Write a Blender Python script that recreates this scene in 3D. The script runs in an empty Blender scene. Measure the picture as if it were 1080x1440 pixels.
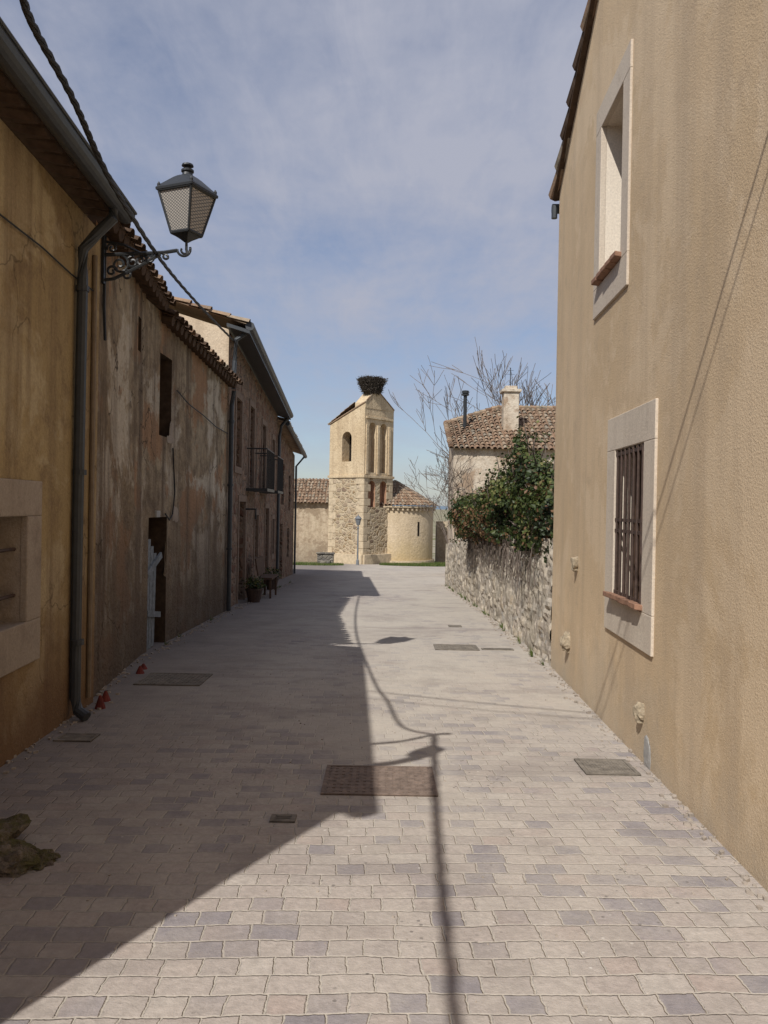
import bpy, math, random
from mathutils import Vector, Matrix, noise
random.seed(7)
R=random.random
def U(a,b): return a+(b-a)*R()
sc=bpy.context.scene
COL=sc.collection
# ------------------------------------------------------------------ helpers
ZB=[(-3000,.02),(-1,.02),(3.5,0),(6,-.07),(9,-.14),(14.4,-.27),(19,-.45),(24.2,-.68),(34,-1.1),(45,-1.57),(60,-2.2),(120,-5),(6000,-5)]
def zg(y):
    for (a,za),(b,zb) in zip(ZB,ZB[1:]):
        if y<=b: return za+(zb-za)*(y-a)/(b-a)
    return ZB[-1][1]
class M:
    def __init__(s): s.v=[];s.f=[];s.mi=[];s.t=[]
    def add(s,vs,fs,mi=0,t=None):
        o=len(s.v); s.v+= [tuple(p) for p in vs]
        for f in fs:
            s.f.append([i+o for i in f]); s.mi.append(mi); s.t.append(R() if t is None else t)
    def quad(s,a,b,c,d,mi=0,t=None): s.add([a,b,c,d],[(0,1,2,3)],mi,t)
    def ob(s,c,ax,ay,az,mi=0,t=None):
        c=Vector(c);ax=Vector(ax);ay=Vector(ay);az=Vector(az)
        vs=[c+i*ax+j*ay+k*az for i in(-1,1) for j in(-1,1) for k in(-1,1)]
        if t is None:t=R()
        s.add(vs,[(0,1,3,2),(4,6,7,5),(0,4,5,1),(2,3,7,6),(0,2,6,4),(1,5,7,3)],mi,t)
    def box(s,a,b,mi=0,t=None):
        a=Vector(a);b=Vector(b);h=(b-a)/2
        s.ob((a+b)/2,(h.x,0,0),(0,h.y,0),(0,0,h.z),mi,t)
    def tube(s,pts,r,n=6,mi=0,t=None,cap=True):
        pts=[Vector(p) for p in pts]
        if t is None:t=R()
        rs=r if isinstance(r,(list,tuple)) else [r]*len(pts)
        vs=[];up=Vector((0.13,0.21,1)).normalized()
        for i,p in enumerate(pts):
            d=(pts[min(i+1,len(pts)-1)]-pts[max(i-1,0)])
            if d.length<1e-9: d=Vector((0,0,1))
            d.normalize()
            a=d.cross(up)
            if a.length<.15: a=d.cross(Vector((1,0,0)))
            a.normalize(); b=d.cross(a)
            for k in range(n):
                th=2*math.pi*k/n
                vs.append(p+rs[i]*(math.cos(th)*a+math.sin(th)*b))
        fs=[]
        for i in range(len(pts)-1):
            for k in range(n):
                fs.append((i*n+k,i*n+(k+1)%n,(i+1)*n+(k+1)%n,(i+1)*n+k))
        if cap:
            fs.append(tuple(range(n))[::-1]); fs.append(tuple((len(pts)-1)*n+k for k in range(n)))
        s.add(vs,fs,mi,t)
    def loft(s,c,prof,n=16,rot=0,mi=0,t=None,sx=1,sy=1):
        c=Vector(c);vs=[]
        for z,r in prof:
            for k in range(n):
                th=2*math.pi*k/n+rot
                vs.append(c+Vector((math.cos(th)*r*sx,math.sin(th)*r*sy,z)))
        fs=[]
        for i in range(len(prof)-1):
            for k in range(n):
                fs.append((i*n+k,i*n+(k+1)%n,(i+1)*n+(k+1)%n,(i+1)*n+k))
        fs.append(tuple(range(n))[::-1]); fs.append(tuple((len(prof)-1)*n+k for k in range(n)))
        s.add(vs,fs,mi,R() if t is None else t)
    def build(s,name,mats,parent=None,smooth=False,bevel=0,fix=False):
        me=bpy.data.meshes.new(name); me.from_pydata(s.v,[],s.f)
        if not isinstance(mats,(list,tuple)): mats=[mats]
        for m in mats: me.materials.append(m)
        me.polygons.foreach_set('material_index',s.mi)
        at=me.attributes.new('tint','FLOAT','CORNER')
        vals=[]
        for f,t in zip(s.f,s.t): vals+= [t]*len(f)
        at.data.foreach_set('value',vals)
        if smooth: me.polygons.foreach_set('use_smooth',[True]*len(s.f))
        me.update()
        o=bpy.data.objects.new(name,me); COL.objects.link(o)
        if parent: o.parent=parent
        if bevel:
            b=o.modifiers.new('bev','BEVEL'); b.width=bevel; b.segments=2; b.limit_method='ANGLE'
        return o
def empty(name):
    o=bpy.data.objects.new(name,None); o.empty_display_size=.2; COL.objects.link(o); return o
# ------------------------------------------------------------------ materials
class G:
    def __init__(s,name,rough=.9,spec=.25):
        s.m=bpy.data.materials.new(name); s.m.use_nodes=True; s.nt=s.m.node_tree
        s.b=s.nt.nodes['Principled BSDF']; s.b.inputs['Roughness'].default_value=rough
        s.b.inputs['Specular IOR Level'].default_value=spec
        s.tc=s.nt.nodes.new('ShaderNodeTexCoord').outputs['Object']
    def n(s,t,ins={},**kw):
        nd=s.nt.nodes.new(t)
        for k,v in kw.items(): setattr(nd,k,v)
        for k,v in ins.items():
            if isinstance(v,bpy.types.NodeSocket): s.nt.links.new(v,nd.inputs[k])
            else: nd.inputs[k].default_value=v
        return nd
    def map(s,scale=(1,1,1),rot=(0,0,0),loc=(0,0,0),v=None):
        return s.n('ShaderNodeMapping',{'Vector':v or s.tc,'Scale':scale,'Rotation':rot,'Location':loc}).outputs[0]
    def noise(s,sc_,det=4,ro=.55,v=None,dist=0):
        return s.n('ShaderNodeTexNoise',{'Vector':v or s.tc,'Scale':sc_,'Detail':min(det,5),'Roughness':ro,'Distortion':dist}).outputs[0]
    def vor(s,sc_,v=None,feature='F1',rnd=1):
        return s.n('ShaderNodeTexVoronoi',{'Vector':v or s.tc,'Scale':sc_,'Randomness':rnd},feature=feature)
    def ramp(s,f,st,interp='LINEAR'):
        nd=s.n('ShaderNodeValToRGB',{'Fac':f}); cr=nd.color_ramp; cr.interpolation=interp
        while len(cr.elements)<len(st): cr.elements.new(.5)
        for e,(p,c) in zip(cr.elements,st):
            e.position=p; e.color=(c,c,c,1) if isinstance(c,(int,float)) else (*c,1)
        return nd.outputs[0]
    def mix(s,f,a,b,mode='MIX'):
        c=lambda x:(*x,1) if isinstance(x,tuple) and len(x)==3 else x
        return s.n('ShaderNodeMixRGB',{'Fac':f,'Color1':c(a),'Color2':c(b)},blend_type=mode).outputs[0]
    def math(s,op,a,b=0,clamp=False):
        return s.n('ShaderNodeMath',{0:a,1:b},operation=op,use_clamp=clamp).outputs[0]
    def sep(s,v=None): return s.n('ShaderNodeSeparateXYZ',{0:v or s.tc})
    def attr(s): return s.n('ShaderNodeAttribute',attribute_name='tint').outputs['Fac']
    def col(s,c):
        if isinstance(c,tuple): s.b.inputs['Base Color'].default_value=(*c,1)
        else: s.nt.links.new(c,s.b.inputs['Base Color'])
        return s
    def bump(s,h,dist=.01,strength=1):
        b=s.n('ShaderNodeBump',{'Height':h,'Distance':dist,'Strength':strength}); s.nt.links.new(b.outputs[0],s.b.inputs['Normal']); return s

def plaster(name,c1,c2,stain,stain_lo=.5,bottom=None,bump=.006,grain=70,patch=None,streak=.5,lump=1.2,patch2=None,gr=(.80,1.12),crack=0):
    g=G(name,.95,.1)
    big=g.noise(.7,5,.6)
    c=g.mix(g.ramp(big,[(.38,0),(.62,1)]),c1,c2)
    mid=g.noise(4,6,.68)
    c=g.mix(g.ramp(mid,[(stain_lo,0),(stain_lo+.2,.75)]),c,stain)
    if patch2:
        pn=g.noise(.9,6,.7,v=g.map(loc=(1,8,5)),dist=.3)
        c=g.mix(g.ramp(pn,[(.51,0),(.57,.85)]),c,patch2)
    if patch:
        pn=g.noise(1.1,6,.66,v=g.map(loc=(7,3,1)))
        c=g.mix(g.ramp(pn,[(.53,0),(.58,.9)]),c,patch)
    st=g.noise(1,5,.62,v=g.map((3.2,3.2,.22)))
    c=g.mix(g.math('MULTIPLY',g.ramp(st,[(.46,0),(.68,1)]),streak),c,stain)
    if bottom:
        z0,z1,bc=bottom
        z=g.sep().outputs['Z']
        zn=g.math('ADD',z,g.math('MULTIPLY',g.math('SUBTRACT',g.noise(1.6,6,.68),.5),1.7))
        mr=g.n('ShaderNodeMapRange',{0:zn,1:z0,2:z1,3:.88,4:0}).outputs[0]
        c=g.mix(mr,c,bc)
    if crack:
        ce=g.vor(1.3,g.n('ShaderNodeVectorMath',{0:g.tc,1:g.n('ShaderNodeVectorMath',{0:g.n('ShaderNodeTexNoise',{'Vector':g.tc,'Scale':3,'Detail':4}).outputs[1],'Scale':.5},operation='SCALE').outputs[0]},operation='ADD').outputs[0],'DISTANCE_TO_EDGE').outputs[0]
        c=g.mix(g.math('MULTIPLY',g.ramp(ce,[(.004,1),(.014,0)]),g.ramp(g.noise(.8,2),[(.5,0),(.56,crack)])),c,(.07,.05,.035))
    fine=g.noise(grain,3,.7)
    c=g.mix(1,c,g.ramp(fine,[(.25,gr[0]),(.75,gr[1])]),'MULTIPLY')
    g.col(c)
    h=g.math('ADD',fine,g.math('MULTIPLY',g.noise(7,3,.5),lump))
    g.bump(h,bump,1)
    return g.m
def rubble(name,cols,mortar,scale=3,edge=.05,bump=.03,zs=1.4):
    g=G(name,.95,.1)
    dv=g.n('ShaderNodeVectorMath',{0:g.map((1,1,zs)),1:g.n('ShaderNodeVectorMath',{0:g.n('ShaderNodeTexNoise',{'Vector':g.tc,'Scale':2.5,'Detail':3}).outputs[1],'Scale':.25},operation='SCALE').outputs[0]},operation='ADD').outputs[0]
    v=g.vor(scale,dv); e=g.vor(scale,dv,'DISTANCE_TO_EDGE').outputs[0]
    r=g.sep(v.outputs['Color']).outputs[0]
    k=len(cols)
    c=g.ramp(r,[(i/(k-1)*.9+.05,cc) for i,cc in enumerate(cols)])
    n=g.noise(9,6,.65)
    c=g.mix(1,c,g.ramp(n,[(.25,.6),(.75,1.3)]),'MULTIPLY')
    ef=g.ramp(g.math('ADD',e,g.math('MULTIPLY',g.math('SUBTRACT',n,.5),.08)),[(edge*.5,1),(edge*1.6,0)])
    c=g.mix(ef,c,mortar)
    c=g.mix(g.ramp(g.noise(.8,5,.6),[(.5,0),(.7,.45)]),c,mortar)
    g.col(c); g.bump(g.math('ADD',g.ramp(e,[(0,0),(edge*3,1)]),g.math('MULTIPLY',n,.6)),bump)
    return g.m
def simple(name,c,rough=.6,spec=.4,var=.25,metal=0,scale=12,bump=.002):
    g=G(name,rough,spec); g.b.inputs['Metallic'].default_value=metal
    n=g.noise(scale,5,.65)
    g.col(g.mix(1,c,g.ramp(n,[(.25,1-var),(.75,1+var)]),'MULTIPLY')); g.bump(n,bump); return g.m

m_right=plaster('ochre_roughcast',(.68,.515,.335),(.61,.455,.285),(.51,.39,.265),.54,bottom=(-.4,.5,(.46,.39,.30)),bump=.0045,grain=80,streak=.6,lump=.5,gr=(.84,1.09),patch2=(.71,.55,.37))
m_A=plaster('yellow_plaster',(.44,.325,.165),(.36,.26,.13),(.20,.135,.08),.50,bottom=(.05,1.2,(.18,.105,.06)),bump=.009,grain=45,streak=.9,patch2=(.50,.395,.235),crack=.5)
m_B=plaster('old_plaster',(.42,.335,.225),(.31,.23,.145),(.135,.098,.068),.44,bottom=(.1,2.0,(.125,.095,.072)),bump=.02,grain=28,patch=(.35,.205,.115),patch2=(.56,.48,.37),streak=1.0,lump=2,crack=.9)
m_Cside=plaster('cream_plaster',(.66,.55,.41),(.58,.46,.33),(.40,.31,.22),.55,bump=.008,grain=30)
m_C=rubble('red_rubble',[(.14,.07,.05),(.26,.15,.10),(.18,.13,.10),(.30,.20,.14)],(.24,.18,.13),4.5,.06,.03)
m_frame=plaster('render_surround',(.66,.57,.46),(.60,.51,.41),(.46,.38,.30),.57,bump=.003,grain=60,streak=.5,lump=.4)
m_frameA=plaster('grey_surround',(.42,.35,.28),(.35,.29,.23),(.25,.20,.16),.50,bump=.004,grain=60,streak=.6,lump=.6)
m_white=plaster('pale_reveal',(.78,.69,.57),(.72,.63,.52),(.55,.46,.37),.65,bump=.002,grain=60,streak=.2,lump=.3)
m_tower=plaster('tower_plaster',(.64,.51,.34),(.57,.44,.28),(.38,.28,.18),.53,bump=.02,grain=12,streak=.55)
m_apse=plaster('apse_plaster',(.64,.52,.37),(.58,.46,.31),(.42,.32,.2),.56,bottom=(-1.9,.1,(.46,.34,.16)),bump=.02,grain=12,streak=.4)
m_towst=rubble('tower_rubble',[(.28,.19,.11),(.44,.34,.22),(.36,.27,.18),(.52,.42,.30),(.24,.17,.12)],(.50,.41,.28),3.4,.07,.03)
m_nave=plaster('nave_plaster',(.56,.46,.33),(.45,.35,.25),(.28,.2,.13),.48,bottom=(-2.2,-.1,(.26,.21,.16)),bump=.02,grain=10,streak=.5,patch=(.33,.25,.17))
m_quoin=simple('ashlar',(.52,.42,.29),.9,.1,.3,scale=5)
m_brick=simple('arch_brick',(.38,.22,.14),.9,.1,.35,scale=14)
m_farh=plaster('farhouse_wall',(.64,.56,.45),(.50,.41,.31),(.30,.22,.15),.5,bottom=(-2,1.0,(.33,.25,.18)),bump=.02,grain=10,patch=(.36,.26,.18))
m_dark=simple('dark_interior',(.018,.014,.011),.9,.1)
m_shade=simple('shadowed_reveal',(.07,.048,.034),.95,.1,.4)  # dark brown on the jambs stands in for shade inside the openings
m_under=simple('shaded_tile_underside',(.09,.06,.042),.95,.1,.4)  # darker copy of the clay tile, eave shade painted into its colour
m_wood=simple('old_wood',(.10,.06,.04),.8,.2,.4,scale=20)
m_blue=simple('pale_wood',(.20,.22,.235),.85,.2,.5,scale=18)
m_board=simple('shutter_board',(.24,.17,.13),.8,.2,.3)
m_iron=simple('dark_iron',(.022,.024,.026),.45,.5,.2)
m_bar=simple('rusty_bar',(.07,.045,.035),.7,.3,.4,scale=30)
m_gut=simple('grey_gutter',(.045,.05,.055),.45,.45,.25)
m_cable=simple('black_cable',(.02,.02,.022),.6,.3,.2)
m_rust=simple('cast_cover',(.20,.15,.12),.8,.25,.45,scale=25)
m_cover=simple('dusty_cover',(.20,.175,.145),.9,.2,.45,scale=14)
m_red=simple('red_plastic',(.16,.03,.022),.7,.3,.4)
m_surC=simple('brown_surround',(.22,.16,.12),.9,.1)
m_pot=simple('terracotta',(.29,.165,.11),.85,.15,.35,scale=25)
m_peg=simple('peg_stone',(.34,.28,.20),.95,.1,.5,scale=30,bump=.006)
m_stick=simple('nest_sticks',(.10,.085,.07),.95,.1,.5)
m_bark=simple('bark',(.15,.12,.10),.95,.1,.4)
g=G('mossy_stone',.95,.1); nn_=g.noise(14,5,.75)
g.col(g.mix(g.ramp(g.noise(6,5,.75),[(.45,0),(.58,1)]),g.mix(g.ramp(nn_,[(.35,0),(.65,1)]),(.07,.055,.045),(.24,.195,.15)),(.10,.09,.04))).bump(nn_,.03); m_rock=g.m
def tilemat():
    g=G('clay_tile',.92,.12)
    t=g.attr(); c=g.ramp(t,[(0,(.17,.105,.07)),(.3,(.29,.18,.115)),(.6,(.36,.25,.165)),(.85,(.39,.31,.225)),(1,(.24,.205,.16))])
    n=g.noise(5,5,.7)
    c=g.mix(g.ramp(n,[(.45,0),(.65,.7)]),c,(.20,.17,.125))
    c=g.mix(g.ramp(g.noise(2.3,5,.7,v=g.map(loc=(3,3,3))),[(.55,0),(.68,.6)]),c,(.10,.09,.06))
    c=g.mix(1,c,g.ramp(g.noise(40,3),[(.25,.75),(.75,1.2)]),'MULTIPLY')
    g.col(c).bump(n,.008); return g.m
m_tile=tilemat()
def leafmat(name,cols):
    g=G(name,.5,.35); c=g.ramp(g.attr(),cols); g.col(c)
    tr=g.n('ShaderNodeBsdfTranslucent',{'Color':c}); mx=g.n('ShaderNodeMixShader',{0:.25,1:g.b.outputs[0],2:tr.outputs[0]})
    g.nt.links.new(mx.outputs[0],g.nt.nodes['Material Output'].inputs[0]); return g.m
m_leaf=leafmat('ivy_leaf',[(0,(.014,.022,.007)),(.35,(.035,.055,.015)),(.6,(.07,.095,.025)),(.78,(.12,.14,.04)),(.86,(.20,.19,.07)),(.9,(.15,.08,.04)),(1,(.23,.13,.07))])
m_grass=leafmat('grass_blade',[(0,(.05,.09,.02)),(.6,(.10,.15,.03)),(1,(.24,.22,.09))])
# paving
def pavemat():
    g=G('cobble_paving',.93,.1)
    nv=g.n('ShaderNodeTexNoise',{'Vector':g.tc,'Scale':1.6,'Detail':2}).outputs[1]
    off=g.n('ShaderNodeVectorMath',{0:g.n('ShaderNodeVectorMath',{0:nv,1:(.5,.5,.5)},operation='SUBTRACT').outputs[0],'Scale':.07},operation='SCALE').outputs[0]
    fv=g.n('ShaderNodeTexNoise',{'Vector':g.tc,'Scale':30,'Detail':2}).outputs[1]
    off2=g.n('ShaderNodeVectorMath',{0:g.n('ShaderNodeVectorMath',{0:fv,1:(.5,.5,.5)},operation='SUBTRACT').outputs[0],'Scale':.015},operation='SCALE').outputs[0]
    v=g.n('ShaderNodeVectorMath',{0:g.n('ShaderNodeVectorMath',{0:g.map(rot=(0,0,math.radians(-2))),1:off},operation='ADD').outputs[0],1:off2},operation='ADD').outputs[0]
    bt=g.n('ShaderNodeTexBrick',{'Vector':v,'Color1':(0,0,0,1),'Color2':(1,1,1,1),'Mortar':(.5,.5,.5,1),'Scale':1,'Mortar Size':.0065,'Mortar Smooth':.8,'Bias':0,'Brick Width':.128,'Row Height':.112},offset=.5,squash=1.4,squash_frequency=3)
    r=bt.outputs['Color']; mort=bt.outputs['Fac']
    rr=g.math('ADD',r,g.math('MULTIPLY',g.math('SUBTRACT',g.noise(.9,3),.5),-.35))
    c=g.ramp(rr,[(0,(.25,.225,.235)),(.17,(.285,.255,.26)),(.24,(.385,.335,.30)),(.5,(.44,.385,.34)),(.72,(.39,.33,.295)),(.82,(.465,.415,.365)),(.93,(.40,.325,.285)),(1,(.31,.28,.28))])
    c=g.mix(1,c,g.ramp(g.noise(30,5,.72),[(.25,.74),(.75,1.18)]),'MULTIPLY')
    c=g.mix(g.math('MULTIPLY',mort,.75),c,(.48,.43,.36))
    dn=g.noise(.55,6,.7,v=g.map((1,.55,1)))
    y=g.sep().outputs['Y']
    yb=g.n('ShaderNodeMapRange',{0:y,1:3.0,2:7.5,3:-.07,4:.14}).outputs[0]
    dust=g.ramp(g.math('ADD',g.math('ADD',dn,yb),g.math('MULTIPLY',g.math('SUBTRACT',g.noise(11,4,.7),.5),.28)),[(.40,.06),(.68,.82)])
    c=g.mix(dust,c,g.mix(g.noise(14,5,.7),(.415,.37,.31),(.55,.495,.42)))
    dd=g.noise(1.3,6,.7,v=g.map(loc=(3,9,0)))
    c=g.mix(g.ramp(dd,[(.50,0),(.72,.55)]),c,(.25,.215,.19))
    d3=g.noise(.8,5,.72,v=g.map((.5,1.6,1),loc=(13,2,0)))
    c=g.mix(g.ramp(d3,[(.54,0),(.64,.5)]),c,(.29,.25,.225))
    sp=g.vor(18).outputs['Distance']; sm=g.noise(1.7,2,v=g.map(loc=(2,2,2)))
    c=g.mix(g.math('MULTIPLY',g.ramp(sp,[(.10,1),(.16,0)]),g.ramp(sm,[(.55,0),(.6,.8)])),c,(.17,.15,.135))
    wsp=g.vor(11,g.map(loc=(5,1,0))).outputs['Distance']
    c=g.mix(g.math('MULTIPLY',g.ramp(wsp,[(.05,1),(.09,0)]),g.ramp(g.noise(1.1,2,v=g.map(loc=(8,2,2))),[(.56,0),(.6,.6)])),c,(.66,.62,.56))
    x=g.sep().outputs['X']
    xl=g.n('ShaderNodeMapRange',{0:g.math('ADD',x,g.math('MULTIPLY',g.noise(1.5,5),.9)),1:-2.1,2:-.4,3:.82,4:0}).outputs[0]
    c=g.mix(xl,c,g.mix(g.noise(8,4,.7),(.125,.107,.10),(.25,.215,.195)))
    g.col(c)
    h=g.math('MULTIPLY',g.math('SUBTRACT',1,mort),g.math('SUBTRACT',1,g.math('MULTIPLY',dust,.9)))
    h=g.math('ADD',h,g.math('MULTIPLY',g.noise(50,4,.7),.7))
    h=g.math('ADD',h,g.math('MULTIPLY',r,.2))
    g.bump(h,.006); return g.m
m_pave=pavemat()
def groundmat():
    g=G('earth_ground',.95,.1)
    n=g.noise(.25,6,.65); f=g.noise(6,5,.7)
    c=g.mix(g.ramp(n,[(.4,0),(.6,1)]),(.36,.31,.24),(.17,.17,.08))
    c=g.mix(1,c,g.ramp(f,[(.3,.75),(.7,1.2)]),'MULTIPLY'); g.col(c).bump(f,.03); return g.m
m_ground=groundmat()
# ------------------------------------------------------------------ geometry builders
def wall(m,p0,p1,zb,zt,ops=(),n=None,mi=0):
    p0=Vector((*p0,0));p1=Vector((*p1,0)); L=(p1-p0).length; d=(p1-p0)/L
    n=Vector((*n,0)).normalized()
    S=sorted(set([0,L]+[o[0] for o in ops]+[o[1] for o in ops]+[L*i/6 for i in range(1,6)]))
    Z=sorted(set([zb]+[o[2] for o in ops]+[o[3] for o in ops]))
    P=lambda s,z,k=0:p0+d*s-n*k+Vector((0,0,z))
    for a,b in zip(S,S[1:]):
        sm=(a+b)/2
        for i,z in enumerate(Z):
            last=i==len(Z)-1
            za,zb2=(zt(a),zt(b)) if last else (Z[i+1],Z[i+1])
            zm=(z+min(za,zb2))/2
            if any(o[0]<sm<o[1] and o[2]<zm<o[3] for o in ops): continue
            m.quad(P(a,z),P(b,z),P(b,zb2),P(a,za),mi)
    for o in ops:
        s0,s1,z0,z1,dep,bm=o[:6]; arch=o[6] if len(o)>6 else False; rm=o[7] if len(o)>7 else mi
        m.quad(P(s0,z0,dep),P(s1,z0,dep),P(s1,z1,dep),P(s0,z1,dep),bm)
        r=(s1-s0)/2; zs=z1-r if arch else z1
        m.quad(P(s0,z0),P(s0,zs),P(s0,zs,dep),P(s0,z0,dep),rm); m.quad(P(s1,z0),P(s1,zs),P(s1,zs,dep),P(s1,z0,dep),rm)
        m.quad(P(s0,z0),P(s1,z0),P(s1,z0,dep),P(s0,z0,dep),rm)
        if not arch: m.quad(P(s0,z1),P(s1,z1),P(s1,z1,dep),P(s0,z1,dep),rm)
        else:
            c=(s0+s1)/2; K=10
            A=[(c-r*math.cos(math.pi*k/K),zs+r*math.sin(math.pi*k/K)) for k in range(K+1)]
            for (a,za),(b,zb2) in zip(A,A[1:]):
                m.quad(P(a,za),P(b,zb2),P(b,z1),P(a,z1),mi)
                m.quad(P(a,za),P(b,zb2),P(b,zb2,dep),P(a,za,dep),rm)
def surround(m,p0,p1,n,s0,s1,z0,z1,w,proud=.015,mi=0,wt=None,wb=None):
    p0=Vector((*p0,0));p1=Vector((*p1,0)); d=(p1-p0).normalized(); n=Vector((*n,0)).normalized()
    wt=wt or w; wb=wb or w; e=.004
    def b(a,c,za,zc):
        cen=p0+d*(a+c)/2+Vector((0,0,(za+zc)/2))+n*(proud-.03)/2
        m.ob(cen,d*(c-a)/2,n*(proud+.03)/2,Vector((0,0,(zc-za)/2)),mi)
    b(s0-w,s1+w,z1-e,z1+wt); b(s0-w,s1+w,z0-wb,z0+e)
    b(s0-w,s0+e,z0+e,z1-e); b(s1-e,s1+w,z0+e,z1-e)
def bil(a,b,c,d):
    a,b,c,d=map(Vector,(a,b,c,d)); return lambda s,t:(a*(1-s)+b*s)*(1-t)+(d*(1-s)+c*s)*t
def tiles(m,P,nc,nr,mi=0,base=True,lift=.03,thick=.0,jit=1,edge_mi=None,pr=.85):
    if base:
        for i in range(nc):
            for j in range(nr):
                q=[P(i/nc,j/nr),P((i+1)/nc,j/nr),P((i+1)/nc,(j+1)/nr),P(i/nc,(j+1)/nr)]
                m.add(q,[(0,1,2,3)],mi,U(0,.3))
    for i in range(nc+1):
        for j in range(nr):
            s=i/nc; t0=(j-.12)/nr; t1=(j+1.0)/nr; t0=t0+U(-.04,.04)/nr*jit
            a=P(s,t0);b=P(s,t1); e=.01
            vs=[];K=5
            for (q,tt,w) in ((a,t0,1.0),(b,t1,.72)):
                ds=(P(min(s+e,1),tt)-P(max(s-e,0),tt)); sp=ds.length/(min(s+e,1)-max(s-e,0))/nc; ds.normalize()
                ax=(b-a).normalized(); nn=ds.cross(ax); 
                if nn.z<0: nn=-nn
                r=sp*.40*w
                off=nn*(lift*(.9 if w==1 else .1)+U(-.006,.006))+ds*U(-.06,.06)*sp*jit
                for k in range(K+1):
                    th=math.pi*k/K
                    vs.append(q+off+ds*math.cos(th)*r+nn*math.sin(th)*r*pr)
            n1=K+1
            m.add(vs,[(k,k+1,n1+k+1,n1+k) for k in range(K)],edge_mi if (edge_mi is not None and j==0 and R()<.7) else mi,R())
# ------------------------------------------------------------------ ground + street
m=M(); ys=sorted(set([y for y,_ in ZB]+[-60,-20,80,200,400,1000,2500])); xs=[-6000,-1500,-300,-60,-20,-6,0,6,20,60,300,1500,6000]
for a,b in zip(ys,ys[1:]):
    for c,d in zip(xs,xs[1:]):
        m.quad((c,a,zg(a)),(d,a,zg(a)),(d,b,zg(b)),(c,b,zg(b)))
m.build('ground',m_ground)
m=M(); yp=[-12,-1,3.5,6,9,14.4,19,24.2,34,45]
def xr(y): return (-3.8 if y<25 else -3.8-(y-25)*.35, 2.05 if y<24.5 else 2.05+(y-24.5)*.18)
for a,b in zip(yp,yp[1:]):
    la,ra=xr(a);lb,rb=xr(b)
    m.quad((la,a,zg(a)+.004),(ra,a,zg(a)+.004),(rb,b,zg(b)+.004),(lb,b,zg(b)+.004))
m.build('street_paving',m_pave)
# ------------------------------------------------------------------ right ochre house (gable wall along street)
RX=lambda y:1.5+.041*y
H=empty('ochre_house')
m=M(); p0=(RX(-7.5),-7.5); p1=(RX(9.15),9.15); nR=(-1,.041)
L=math.hypot(p1[0]-p0[0],p1[1]-p0[1]); k=L/16.65
S=lambda y:(y+7.5)*k
zt=lambda s: min(5.1+.53*(9.15-(s/k-7.5)), 5.1+.53*(16.65-(9.15-(s/k-7.5))))
ops=[(S(5.46),S(6.27),.93,2.06,.2,1,False,2),(S(6.22),S(6.97),3.48,4.82,.42,1,False,2)]
wall(m,p0,p1,-.6,zt,ops,nR)
m.quad((p1[0],p1[1],-.6),(p1[0]+9,p1[1]-.3,-.6),(p1[0]+9,p1[1]-.3,5.1),(p1[0],p1[1],5.1))
m.quad((p0[0],p0[1],-.6),(p0[0]+9,p0[1]-.3,-.6),(p0[0]+9,p0[1]-.3,5.1),(p0[0],p0[1],5.1))
m.build('walls',[m_right,m_dark,m_white],H)
m=M()
surround(m,p0,p1,nR,S(5.46),S(6.27),.93,2.06,.25,.018)
surround(m,p0,p1,nR,S(6.22),S(6.97),3.48,4.82,.2,.018,wt=.2,wb=.24)
m.build('window_surrounds',m_frame,H,bevel=.005)
m=M()
def brow(y0,y1,z,out,n):
    w=(y1-y0)/n
    for i in range(n):
        y=y0+w*(i+.5); x=RX(y)
        m.ob((x-out/2+.05,y,z+U(-.004,.004)),(out/2+.05+U(-.004,.004),0,-.014),(0,w/2-.005,0),(0,0,.019))
brow(5.42,6.32,.955,.075,6); brow(6.18,7.0,3.505,.07,5)
m.build('brick_sills',m_pot,H,bevel=.005)
m=M()
for i in range(7):
    y=5.46+.81*(i+.5)/7; x=RX(y)-.005
    m.tube([(x,y,.95),(x,y,2.05)],.011,6)
for z in (1.45,1.53,.99,2.02):
    m.ob((RX(5.865)-.005,5.865,z),(.004,0,0),(.0166,.405,0),(0,0,.012))
m.build('window_grille',m_bar,H)
m=M()
for (ya,yb,za,zb_,dp) in ((5.46,6.27,.93,2.06,.17),(6.22,6.97,3.48,4.82,.39)):
    for q in ((ya,ya+.05,za,zb_),(yb-.05,yb,za,zb_),((ya+yb)/2-.025,(ya+yb)/2+.025,za,zb_)):
        m.box((RX(ya)+dp,q[0],q[2]),(RX(ya)+dp+.04,q[1],q[3]))
m.build('window_frames',m_wood,H)
m=M()
def rt(y,off=0): return 5.10+.53*(9.15-y)+off
m.ob((RX(4.98)+4.4,4.98,rt(4.98)+.03),(4.46,0,0),(-4.28*.041,-4.28,4.28*.53),(0,0,.028),1)
m.ob((RX(-3.5)+4.4,-3.5,rt(4.98)+.03),(4.46,0,0),(-4.2*.041,-4.2,-4.2*.53),(0,0,.028),1)
n=26
for i in range(n):
    ya=9.28-i*.34; x=RX(ya)-.005+U(-.014,.012)
    m.tube([(x,ya+.03,rt(ya)+.085),(x,ya-.38,rt(ya-.38)+.055)],[.082,.062],8,cap=True,mi=1 if R()<.5 else 0)
m.build('roof',[m_tile,m_under],H)
m=M()
m.tube([(RX(9.3)-.05,9.34,4.98),(RX(9.3)+8.8,9.0,4.98)],.055,8)
m.tube([(RX(9.3)-.03,9.30,5.0),(RX(9.3)-.03,9.30,4.86)],.035,8)
m.build('gutter',m_gut,H)
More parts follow.
